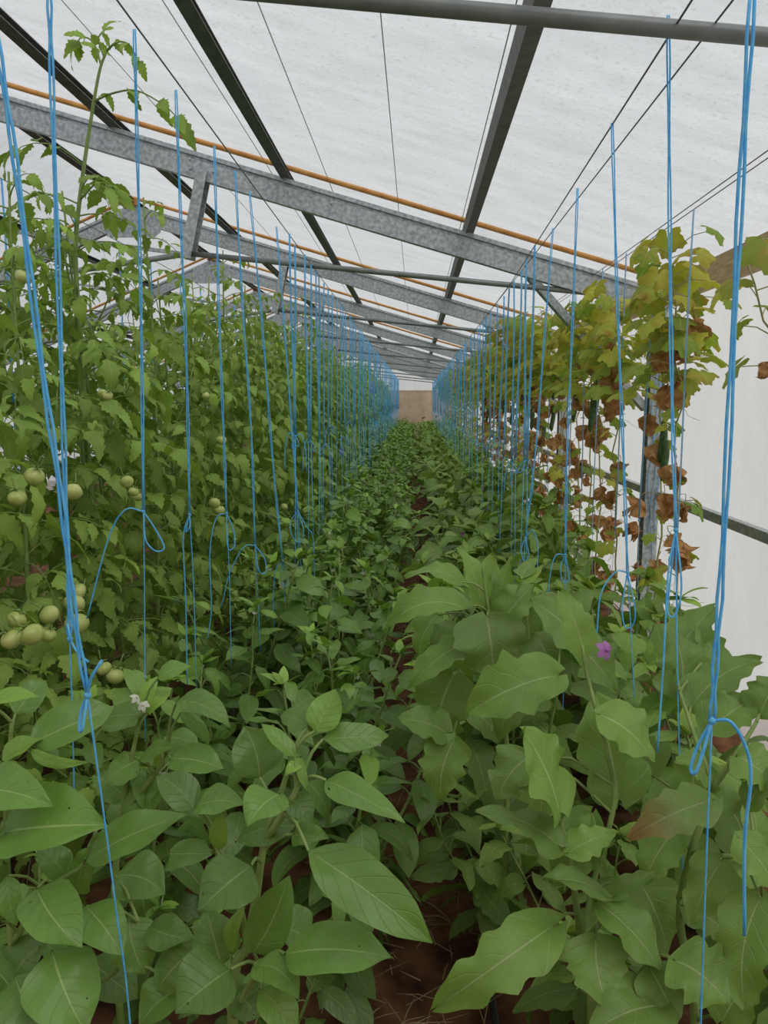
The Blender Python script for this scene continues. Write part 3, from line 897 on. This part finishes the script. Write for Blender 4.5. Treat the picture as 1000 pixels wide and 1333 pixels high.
# tomatoes hanging on the front row
fx = [(45, 620, 13), (22, 648, 12), (15, 832, 14), (42, 826, 15), (64, 800, 13), (97, 785, 14), (100, 812, 16), (140, 515, 7), (165, 627, 9), (95, 640, 12),
      (279, 655, 8), (285, 664, 8), (288, 573, 7), (178, 645, 8), (133, 512, 6), (30, 360, 10), (370, 660, 5), (22, 806, 12), (174, 640, 7), (62, 826, 11), (150, 880, 12), (135, 870, 10), (268, 515, 5), (100, 770, 12)]
for k, (px, py, rr) in enumerate(fx):
    p = atX(px, py, -.79-.03*(k % 3))
    tp = min(toms, key=lambda t: abs(t.location.y-p[1]))
    dep = np.dot(p-CAM, fw)
    s = rr*dep/F/.03
    me, cx = FRT[k % 2]
    f = link('tomato', me); local(f, tp, p); f.scale = (s, s, s); f.rotation_euler = (rng.normal(0, .4), rng.normal(0, .4), rng.uniform(0, 6))
    c = link('calyx', cx, f)

# cucumbers
y = 2.42; i = 0
while y < 27.5:
    me_v, me_f, spots = CUC_EDGE if i == 0 else CUC[i % 2 if i < 5 else i % 5]
    lab = 'yellowing cucumber vine with brown dried leaves, %s from the front along the right wall' % ORD[i] if i < 9 else 'yellowing cucumber vine far down the right wall among its like'
    r = tag(empty('cucumber_vine', (1.06+rng.normal(0, .03), y, 0), 0.0 if i == 0 else rng.normal(0, .45), rng.uniform(.97, 1.03)), lab, 'cucumber vine', 'cucumber vines along the right wall')
    link('vine', me_v, r); link('green_foliage', me_f, r)
    if i == 0: r.location.x = 1.22
    if y < 12:
        for k, q in enumerate(spots[:3] if i == 0 else spots):
            d = link('dried_leaf', DRY[(k+i) % 5], r); d.location = q; d.rotation_euler = (rng.normal(0, .3), rng.normal(0, .3), rng.uniform(0, 6.28))
            s = rng.uniform(.8, 1.25); d.scale = (s, s, s); d['label'] = 'brown crumpled dried leaf'
        if i and i % 2 == 0:
            for k in range(2):
                d = link('cucumber', POD, r); d.location = (-.05, rng.normal(0, .05), rng.uniform(1.3, 1.75)); d['label'] = 'dark green cucumber'
        f = link('flower', FLY, r); f.location = spots[2]+np.array([-.05, 0, .01]); f['label'] = 'small yellow cucumber flower'
    y += .40*rng.uniform(.8, 1.2) if i else .75
    i += 1

# ------------------------------------------------------------------ foreground plants, leaf by leaf
def hero(kind, name, label, cat, group, mat, root_px, stems, leaves, Ydef, lkind, base_xy=None, leafdet=(14, 9), extra_fill=None, push=0.0):
    """stems: polylines [(px,py,Y)...]; leaves: (bx,by,tx,ty,w,Y,dY,arch,roll,young)"""
    S = [[at(p[0], p[1], p[2]+push) for p in s] for s in stems]
    base = np.array([S[0][0][0], S[0][0][1], 0.0]) if base_xy is None else np.array([*base_xy, 0.0])
    root = tag(empty(kind, base), label, cat, group)
    fo, st = MB(), MB()
    S[0] = [base+np.array([0, 0, -.02])]+S[0]
    P = []
    for k, s in enumerate(S):
        c = catmull(s, 5)
        r0 = .0085 if k == 0 else .0055
        st.tube([p-base for p in c], list(np.linspace(r0, .003, len(c))), 7)
        P += [p for p in c if p[2] > .1]
    P = np.array(P)
    for lf in leaves:
        bx, by, tx, ty, w = lf[:5]
        Y = (lf[5] if len(lf) > 5 else Ydef)+push
        dY = lf[6] if len(lf) > 6 else -.03
        arch = lf[7] if len(lf) > 7 else .12
        roll = lf[8] if len(lf) > 8 else 0.0
        yo = lf[9] if len(lf) > 9 else .05
        brown = lf[10] if len(lf) > 10 else 0
        p0, p1 = at(bx, by, Y), at(tx, ty, Y+dY)
        A = p1-p0; L = np.linalg.norm(A); A = A/L
        mid = (p0+p1)/2; vd = nrm(mid-CAM)
        n = .62*UPZ-.5*vd
        n = nrm(n-A*np.dot(n, A))
        n = rot_ax(n, A, roll)
        C = np.cross(n, A)
        ax2 = nrm(A-vd*np.dot(A, vd)); sd = np.cross(vd, ax2)
        vis = abs(np.dot(C, sd))
        W = w*np.dot(mid-CAM, fw)/F/max(vis, .45)
        leaf(fo, p0-base, A, n, L, W, lkind, fold=rng.uniform(.10, .42), wave=.065 if lkind == 'eggplant' else .05, young=yo, brown=brown, nv=leafdet[0], nu=leafdet[1], arch=arch, tone=rng.uniform(.74, 1.14))
        q = p0-UPZ*.035
        j = int(np.argmin(np.linalg.norm(P-q, axis=1)))
        if np.linalg.norm(P[j]-p0) < .45: petiole(st, P[j]-base, p0-base, .0024, .3, 6)
    link('foliage', fo.mesh('foliage', mat), root)
    link('stem', st.mesh('stem', M['stem']), root)
    return root, base

PG = 'pepper plants of the left bed'
A_ST = [[(303, 1325, .95), (322, 1230, .95), (334, 1165, .95), (345, 1095, .95), (365, 1035, .95), (380, 985, .95)],
        [(322, 1230, .95), (305, 1150, .97), (282, 1110, 1.0), (275, 1075, 1.0)], [(345, 1095, .95), (375, 1050, .93), (392, 1012, .93)],
        [(303, 1325, .95), (330, 1275, .92), (350, 1255, .90)]]
A_LV = [(425, 1016, 528, 1072, 44, .9, -.06, .16, .1), (402, 1108, 563, 1228, 66, .86, -.05, .10, .1), (372, 1242, 513, 1248, 72, .85, -.03, .08, -.05),
        (421, 962, 506, 958, 32, .95, .02, .10, 0), (410, 952, 437, 897, 44, .95, .03, .05, .3, .35), (338, 1012, 318, 945, 66, .97, .02, .06, 0),
        (364, 1034, 322, 1076, 54, .91, -.05, .12, 0), (374, 1038, 406, 1072, 34, .93, -.02, .1, 0), (384, 1075, 306, 1096, 46, .96, .0, .1, 0), (382, 1086, 428, 1090, 30, .94, -.02, .12, 0),
        (327, 1127, 258, 1186, 74, .90, -.05, .10, 0), (329, 1240, 376, 1140, 56, .90, .0, .05, .2), (288, 1258, 268, 1182, 58, .97, .03, .05, 0), (300, 1262, 228, 1318, 76, .86, -.05, .1, 0),
        (330, 1258, 390, 1302, 46, .86, -.04, .14, .1, .2), (338, 1288, 386, 1350, 46, .86, -.02, .1, 0, .5), (254, 1055, 203, 1010, 42, 1.0, .03, .1, 0), (254, 1052, 320, 1048, 34, .98, -.02, .14, 0),
        (222, 1112, 276, 1112, 46, 1.0, -.03, .1, 0), (360, 1205, 408, 1232, 52, 1.0, .02, .1, 0), (400, 948, 365, 932, 26, .97, .03, .1, 0), (390, 990, 372, 1010, 18, .93, -.02, .1, 0, .8), (388, 985, 400, 1030, 14, .93, -.02, .1, 0, .7),
        (384, 985, 340, 942, 22, .94, .02, .1, 0, .2), (300, 1240, 320, 1180, 20, .95, .0, .1, 0, .9), (285, 1105, 290, 1055, 24, .98, .0, .1, 0, .7), (310, 1290, 340, 1325, 50, .95, -.02, .1, 0), (250, 1240, 205, 1290, 55, 1.05, -.02, .1, 0)]
ra, ba = hero('pepper_plant', 'A', 'foreground pepper plant nearest the bare soil, holed leaves and a pale bud at its tip', 'pepper plant', PG, M['pepper'], None, A_ST, A_LV, .95, 'pepper')
bm_ = MB(); bm_.ball((0, 0, 0), .006, 8, 6, flat=1.3); bd = bm_.build('flower_bud', M['white'], ra); bd.location = at(379, 1001, .925)-ba; bd['label'] = 'creamy flower bud'

B_ST = [[(20, 1330, 1.0), (15, 1230, 1.02), (8, 1100, 1.05), (12, 1000, 1.05), (15, 940, 1.05)], [(15, 1230, 1.02), (60, 1160, 1.02), (110, 1125, 1.02), (125, 1080, 1.02)],
        [(20, 1330, 1.0), (90, 1290, 1.0), (150, 1265, 1.0), (180, 1200, 1.02)]]
B_LV = [(0, 1085, 140, 1074, 80, .98, -.02, .10, 0), (112, 1120, 246, 1060, 50, 1.0, .03, .08, 0), (40, 968, 150, 920, 52, 1.02, .06, .06, 0), (-40, 1030, 70, 1050, 50, .98, -.03, .14, 0),
        (2, 988, 56, 962, 26, 1.0, .02, .1, 0, .6), (40, 976, 116, 992, 16, 1.0, -.01, .14, .6, .4), (-20, 920, 52, 908, 22, 1.02, .0, .15, .2, .6), (48, 1157, 107, 1235, 70, .96, -.06, .10, 0), (112, 1180, 161, 1245, 56, .96, -.06, .10, 0),
        (68, 1238, 112, 1345, 96, .93, -.06, .10, 0), (20, 1272, 58, 1350, 78, .92, -.05, .1, 0), (12, 1282, 66, 1222, 56, .99, .02, .08, 0), (168, 1195, 190, 1268, 62, 1.02, -.03, .08, 0), (195, 1205, 254, 1222, 44, 1.02, -.02, .1, 0),
        (232, 1288, 182, 1335, 50, .98, -.03, .1, 0), (85, 1140, 48, 1100, 40, 1.06, .0, .1, 0), (100, 1160, 130, 1100, 36, 1.06, .0, .1, 0, .2), (0, 1200, -30, 1110, 40, .98, 0, .1, 0), (150, 1140, 215, 1165, 60, 1.08, -.02, .1, 0), (10, 1140, 22, 1205, 30, .98, -.02, .1, .2, .2),
        (-10, 1130, 8, 1075, 36, .97, 0, .1, 0, .2), (20, 930, 60, 885, 40, 1.1, .05, .1, 0), (120, 1250, 180, 1300, 60, 1.06, -.02, .1, 0), (-30, 1250, 20, 1300, 60, 1.0, -.03, .1, 0)]
hero('pepper_plant', 'B', 'foreground pepper plant in the bottom left corner with large pale veined leaves', 'pepper plant', PG, M['pepper'], None, B_ST, B_LV, 1.0, 'pepper', push=.06)
C_ST = [[(150, 1180, 1.35), (160, 1060, 1.36), (172, 985, 1.36), (185, 925, 1.36)], [(160, 1060, 1.36), (200, 1010, 1.34), (215, 985, 1.34)]]
C_LV = [(230, 914, 300, 947, 36, 1.3, -.03, .12, .1), (184, 985, 228, 974, 24, 1.32, -.02, .1, 0, .2), (222, 988, 292, 1002, 42, 1.28, -.03, .1, 0), (205, 884, 250, 868, 22, 1.36, .02, .1, 0), (235, 928, 272, 970, 18, 1.33, 0, .1, .2),
        (190, 930, 150, 896, 30, 1.4, .04, .1, 0, .2), (185, 930, 130, 935, 30, 1.36, 0, .1, 0, .1), (190, 925, 225, 895, 24, 1.4, .04, .1, 0, .8), (186, 920, 205, 880, 18, 1.38, .03, .1, 0, .9), (192, 928, 218, 908, 16, 1.34, 0, .1, 0, .9),
        (180, 990, 140, 1020, 40, 1.36, -.02, .1, 0), (165, 1040, 120, 1010, 36, 1.4, 0, .1, 0), (205, 1005, 160, 1060, 40, 1.38, -.03, .1, 0), (185, 1000, 195, 1060, 40, 1.38, -.03, .1, 0), (215, 960, 260, 975, 30, 1.38, -.02, .1, 0), (190, 915, 160, 870, 24, 1.42, .03, .1, 0, .3)]
rc, bc = hero('pepper_plant', 'C', 'pepper plant with withered pale flowers at its tip, right of the nearest slanted blue twine', 'pepper plant', PG, M['pepper'], None, C_ST, C_LV, 1.36, 'pepper', leafdet=(10, 7))
for k, (px, py) in enumerate(((186, 918), (178, 908))):
    f = link('flower', FLW, rc); f.location = at(px, py, 1.33)-bc; f.rotation_euler = (.8, .3*k, k); f['label'] = 'withered cream flower'

EGP = 'aubergine plants of the right bed'
D_ST = [[(770, 1330, 1.15), (757, 1230, 1.17), (745, 1140, 1.18), (735, 1090, 1.18), (722, 1045, 1.18)], [(757, 1230, 1.17), (790, 1190, 1.15), (800, 1160, 1.15)], [(770, 1330, 1.15), (815, 1290, 1.12), (842, 1255, 1.12)],
        [(757, 1230, 1.17), (775, 1140, 1.22), (800, 1040, 1.26), (785, 960, 1.28), (765, 880, 1.32), (758, 840, 1.34)]]
D_LV = [(722, 1204, 568, 1312, 72, 1.12, -.06, .26, -.1), (776, 1222, 792, 1312, 92, 1.10, -.07, .10, 0), (728, 1102, 622, 1058, 52, 1.14, .02, .14, .25), (728, 1058, 680, 950, 56, 1.16, .02, .06, .7, .1), (784, 1166, 706, 1146, 34, 1.12, -.03, .15, .3),
        (776, 1174, 860, 1264, 56, 1.12, -.05, .14, -.3), (795, 1168, 856, 1138, 28, 1.13, .0, .14, 0), (878, 1250, 948, 1306, 84, 1.06, -.05, .12, 0), (862, 1310, 770, 1345, 80, 1.05, -.05, .12, 0), (846, 1260, 880, 1330, 70, 1.08, -.04, .1, 0),
        (805, 1040, 776, 905, 95, 1.30, .05, .06, .3), (690, 985, 648, 1040, 66, 1.35, -.03, .12, 0), (700, 1000, 705, 1070, 50, 1.32, -.02, .1, 0), (770, 1060, 720, 1150, 70, 1.24, -.03, .1, 0),
        (740, 1110, 800, 1085, 40, 1.14, .02, .14, 0, .1), (735, 1130, 770, 1060, 56, 1.2, .02, .08, 0), (835, 1150, 870, 1240, 80, 1.22, -.03, .1, 0), (780, 930, 850, 990, 60, 1.26, -.03, .14, -.2, .1),
        (760, 850, 730, 770, 44, 1.36, .04, .08, .2, .3)]
rd, bd_ = hero('aubergine_plant', 'D', 'foreground aubergine plant beside the bare soil, one long lobed leaf drooping left over the path', 'aubergine plant', EGP, M['eggplant'], None, D_ST, D_LV, 1.16, 'eggplant', leafdet=(26, 11))
f = link('flower', FLE, rd); f.location = at(790, 846, 1.3)-bd_; f.rotation_euler = (1.2, .2, .5); f['label'] = 'mauve flower'
F_ST = [[(660, 1000, 1.85), (650, 900, 1.85), (640, 820, 1.85), (632, 770, 1.86), (628, 735, 1.87)], [(650, 900, 1.85), (690, 850, 1.8), (725, 830, 1.75), (775, 800, 1.7)], [(650, 900, 1.85), (610, 900, 1.82), (590, 955, 1.75)]]
F_LV = [(634, 802, 644, 882, 108, 1.74, -.05, .12, 0), (612, 838, 534, 896, 46, 1.78, -.06, .26, 0), (606, 792, 502, 822, 40, 1.80, -.02, .3, 0), (600, 758, 528, 752, 28, 1.86, .0, .26, .1), (626, 788, 598, 714, 30, 1.88, .03, .06, .4, .2),
        (648, 800, 664, 732, 40, 1.9, .03, .05, 0, .2), (652, 812, 694, 762, 50, 1.84, .02, .1, 0, .1), (636, 790, 640, 722, 42, 1.92, .04, .05, 0, .5), (762, 852, 690, 782, 52, 1.66, .0, .16, .2), (592, 962, 574, 1040, 62, 1.66, -.04, .12, 0, .1),
        (583, 955, 520, 936, 46, 1.68, .0, .14, 0, .1), (590, 880, 566, 965, 92, 1.82, -.03, .1, 0), (726, 880, 610, 928, 74, 1.55, -.05, .22, -.1), (600, 820, 560, 850, 40, 1.86, -.02, .2, 0),
        (700, 830, 740, 900, 60, 1.74, -.04, .12, 0), (720, 830, 770, 770, 46, 1.76, .03, .1, 0, .1), (690, 850, 680, 760, 50, 1.82, .05, .06, 0), (570, 800, 545, 850, 40, 1.95, -.02, .2, 0), (680, 870, 650, 960, 70, 1.72, -.04, .12, 0), (740, 830, 800, 900, 56, 1.66, -.04, .14, 0)]
hero('aubergine_plant', 'F', 'aubergine plant behind the foreground one, a broad leaf hanging face-on toward the path', 'aubergine plant', EGP, M['eggplant'], None, F_ST, F_LV, 1.8, 'eggplant', leafdet=(26, 11))
E_ST = [[(905, 1330, 1.05), (885, 1200, 1.08), (900, 1110, 1.08), (925, 1030, 1.1), (905, 960, 1.14), (885, 900, 1.2)], [(900, 1110, 1.08), (950, 1115, 1.04), (1005, 1110, 1.0)], [(925, 1030, 1.1), (960, 980, 1.1), (985, 940, 1.12)]]
E_LV = [(928, 1042, 820, 1090, 60, 1.04, -.05, .14, -.2, .15, .9), (905, 1060, 915, 975, 70, 1.14, .02, .06, .2), (990, 1170, 970, 1310, 80, .98, -.05, .08, .2), (940, 1330, 985, 1270, 70, 1.0, .02, .1, 0), (885, 905, 872, 820, 76, 1.26, .05, .06, .3), (900, 920, 990, 860, 60, 1.2, .03, .1, 0),
        (920, 950, 985, 905, 66, 1.16, .02, .1, 0), (960, 985, 1010, 1030, 60, 1.08, -.03, .1, 0), (975, 1050, 1020, 1000, 40, 1.05, 0, .1, 0), (940, 1120, 900, 1200, 60, 1.04, -.03, .1, 0, .2), (880, 1080, 840, 1150, 60, 1.1, -.03, .1, 0), (870, 860, 930, 790, 60, 1.4, .06, .1, 0),
        (935, 870, 905, 815, 40, 1.36, .05, .1, 0), (960, 1090, 1010, 1160, 50, 1.0, -.03, .1, 0), (990, 930, 1020, 880, 60, 1.14, .02, .1, 0), (890, 1180, 950, 1220, 50, 1.06, -.02, .1, 0), (850, 1010, 800, 960, 70, 1.28, .03, .08, 0), (1000, 1240, 960, 1180, 70, 1.06, .02, .1, 0), (920, 1010, 880, 990, 40, 1.1, 0, .1, 0, .3)]
hero('aubergine_plant', 'E', 'foreground aubergine plant in the bottom right corner with one yellow and brown spoiled leaf', 'aubergine plant', EGP, M['eggplant'], None, E_ST, E_LV, 1.08, 'eggplant', leafdet=(26, 11), push=.09)

# the tall tomato shoot rising above the row
ty = 2.55
pts = [at(p[0], p[1], ty) for p in ((112, 560), (104, 430), (98, 330), (105, 250), (117, 165), (129, 95), (139, 66))]
base = np.array([pts[0][0], ty, 0.0])
root = tag(empty('tomato_plant', base), 'tomato plant with one tall shoot rising past the roof beam at upper left', 'tomato plant', 'tomato plants at the left')
st, fo = MB(), MB()
c = catmull([base+np.array([0, 0, -.02]), base+np.array([.02, 0, .6])]+pts, 5)
st.tube([p-base for p in c], list(np.linspace(.012, .0035, len(c))), 7)
def spray(spine, sizes, young):
    q = [at(p[0], p[1], ty+p[2])-base for p in spine]
    cc = catmull(q, 4)
    st.tube(cc, list(np.linspace(.004, .0015, len(cc))), 5)
    n = len(cc)
    for k, s in enumerate(sizes):
        i = min(n-2, int((k+1)*n/(len(sizes)+.3)))
        t = nrm(cc[i+1]-cc[i])
        for sd in (-1, 1):
            d = nrm(t*.5+np.array([0, sd*.6, -.75+rng.uniform(-.2, .2)])+np.array([rng.normal(0, .3), 0, .6*(sd < 0)]))
            leaf(fo, cc[i], d, np.array([rng.normal(0, .4), -.8, .6]), s, s*.55, 'leaflet', .4, .2, .05, young=young, nv=10, nu=3)
    leaf(fo, cc[-1], nrm(cc[-1]-cc[-2]), np.array([0, -.7, .7]), sizes[-1]*1.2, sizes[-1]*.6, 'leaflet', .6, .2, .05, young=young, nv=10, nu=3)
spray([(139, 66, 0), (152, 55, -.02), (168, 58, -.04), (181, 80, -.05)], (.04, .05, .05), .6)
spray([(132, 85, 0), (122, 56, .03), (108, 48, .04), (100, 55, .05)], (.05, .07, .08), .6)
spray([(122, 132, 0), (145, 122, -.03), (178, 118, -.06), (215, 138, -.08), (232, 155, -.08)], (.05, .07, .08, .09), .35)
spray([(136, 75, 0), (128, 52, 0), (134, 40, .0)], (.05, .06), .7)
spray([(104, 260, 0), (130, 235, -.05), (150, 245, -.08)], (.06, .08), .3)
az = 0
for p in c[8:28]:
    az += 2.4
    if p[2] < at(0, 215, ty)[2]: compound(fo, st, p-base, az, rng.uniform(.2, .8), rng.uniform(.2, .3), young=rng.uniform(.1, .5))
link('foliage', fo.mesh('foliage', M['tomato']), root); link('stem', st.mesh('stem', M['stem']), root)

# ------------------------------------------------------------------ ground litter
sb = MB()
for k in range(900):
    x, y = rng.normal(0, .16), rng.uniform(1.3, 9)
    a, l = rng.uniform(0, 6.28), rng.uniform(.03, .14)
    z = rng.uniform(.025, .04)
    sb.tube([(x, y, z), (x+math.cos(a)*l*.5, y+math.sin(a)*l*.5, z+rng.uniform(0, .015)), (x+math.cos(a)*l, y+math.sin(a)*l, z)], rng.uniform(.0008, .0018), 3)
tag(sb.build('straw_litter', M['straw']), 'dry straw and twigs scattered on the red brown soil of the path', 'straw', kind='stuff')
hz = [(.17+.03*math.sin(y*1.1), y, .035) for y in np.linspace(.9, 27, 60)]
line('drip_hose', hz, .009, 'hose', 'dark drip hose lying along the soil at the edge of the aubergines', 'hose', sides=8)
b = MB()
for k in range(7):
    x = -.012+.004*k
    b.tube([(x, rng.normal(0, .003), -.02), (x+rng.normal(0, .002), 0, .15), (x+.01, 0, rng.uniform(.27, .33))], .0035, 5)
o = b.build('wooden_stake', plain_mat('weathered_wood', (.10, .07, .05), (.25, .19, .14), scale=20, stretch=(8, 8, 1), rough=.9)); p = at(405, 1310, 1.25); o.location = (p[0], p[1], 0.0)
tag(o, 'short weathered wooden stake in the soil under the front pepper plant', 'stake')

# ------------------------------------------------------------------ light, camera
w = bpy.data.worlds.new('overcast'); scene.world = w
w.use_nodes = True
nt = w.node_tree
bg = nt.nodes['Background']
tc = nt.nodes.new('ShaderNodeTexCoord'); sx = nt.nodes.new('ShaderNodeSeparateXYZ')
nt.links.new(tc.outputs['Generated'], sx.inputs[0])
cr = nt.nodes.new('ShaderNodeValToRGB')          # overcast sky: brightest overhead, dimmer at the horizon and on the ground beyond
cr.color_ramp.elements[0].position = .0; cr.color_ramp.elements[0].color = (.62, .62, .58, 1)
cr.color_ramp.elements[1].position = 1.0; cr.color_ramp.elements[1].color = (1.06, 1.09, 1.12, 1)
e = cr.color_ramp.elements.new(.5); e.color = (.80, .82, .83, 1)
nt.links.new(math_n(nt, 'ADD', math_n(nt, 'MULTIPLY', sx.outputs[2], .5), .5), cr.inputs[0])
nt.links.new(cr.outputs[0], bg.inputs[0]); bg.inputs[1].default_value = .70
sun = bpy.data.lights.new('veiled_sun', 'SUN'); sun.energy = 2.7; sun.angle = math.radians(45); sun.color = (1, .97, .92)
so = bpy.data.objects.new('veiled_sun', sun); so.rotation_euler = (math.radians(24), math.radians(26), 0); col.objects.link(so)

cd = bpy.data.cameras.new('camera'); cd.sensor_fit = 'VERTICAL'; cd.sensor_height = 36.0; cd.lens = F/1333*36; cd.clip_start = .05
co = bpy.data.objects.new('camera', cd); col.objects.link(co)
Rm = Matrix(((rt[0], up[0], -fw[0]), (rt[1], up[1], -fw[1]), (rt[2], up[2], -fw[2])))
co.matrix_world = Matrix.Translation(Vector(CAM)) @ Rm.to_4x4()
scene.camera = co
scene.view_settings.view_transform = 'Standard'
scene.view_settings.look = 'None'
scene.view_settings.gamma = 1.0
scene.view_settings.exposure = 0.0
scene.cycles.max_bounces = 8
scene.cycles.diffuse_bounces = 3
scene.cycles.transmission_bounces = 6
scene.cycles.transparent_max_bounces = 12
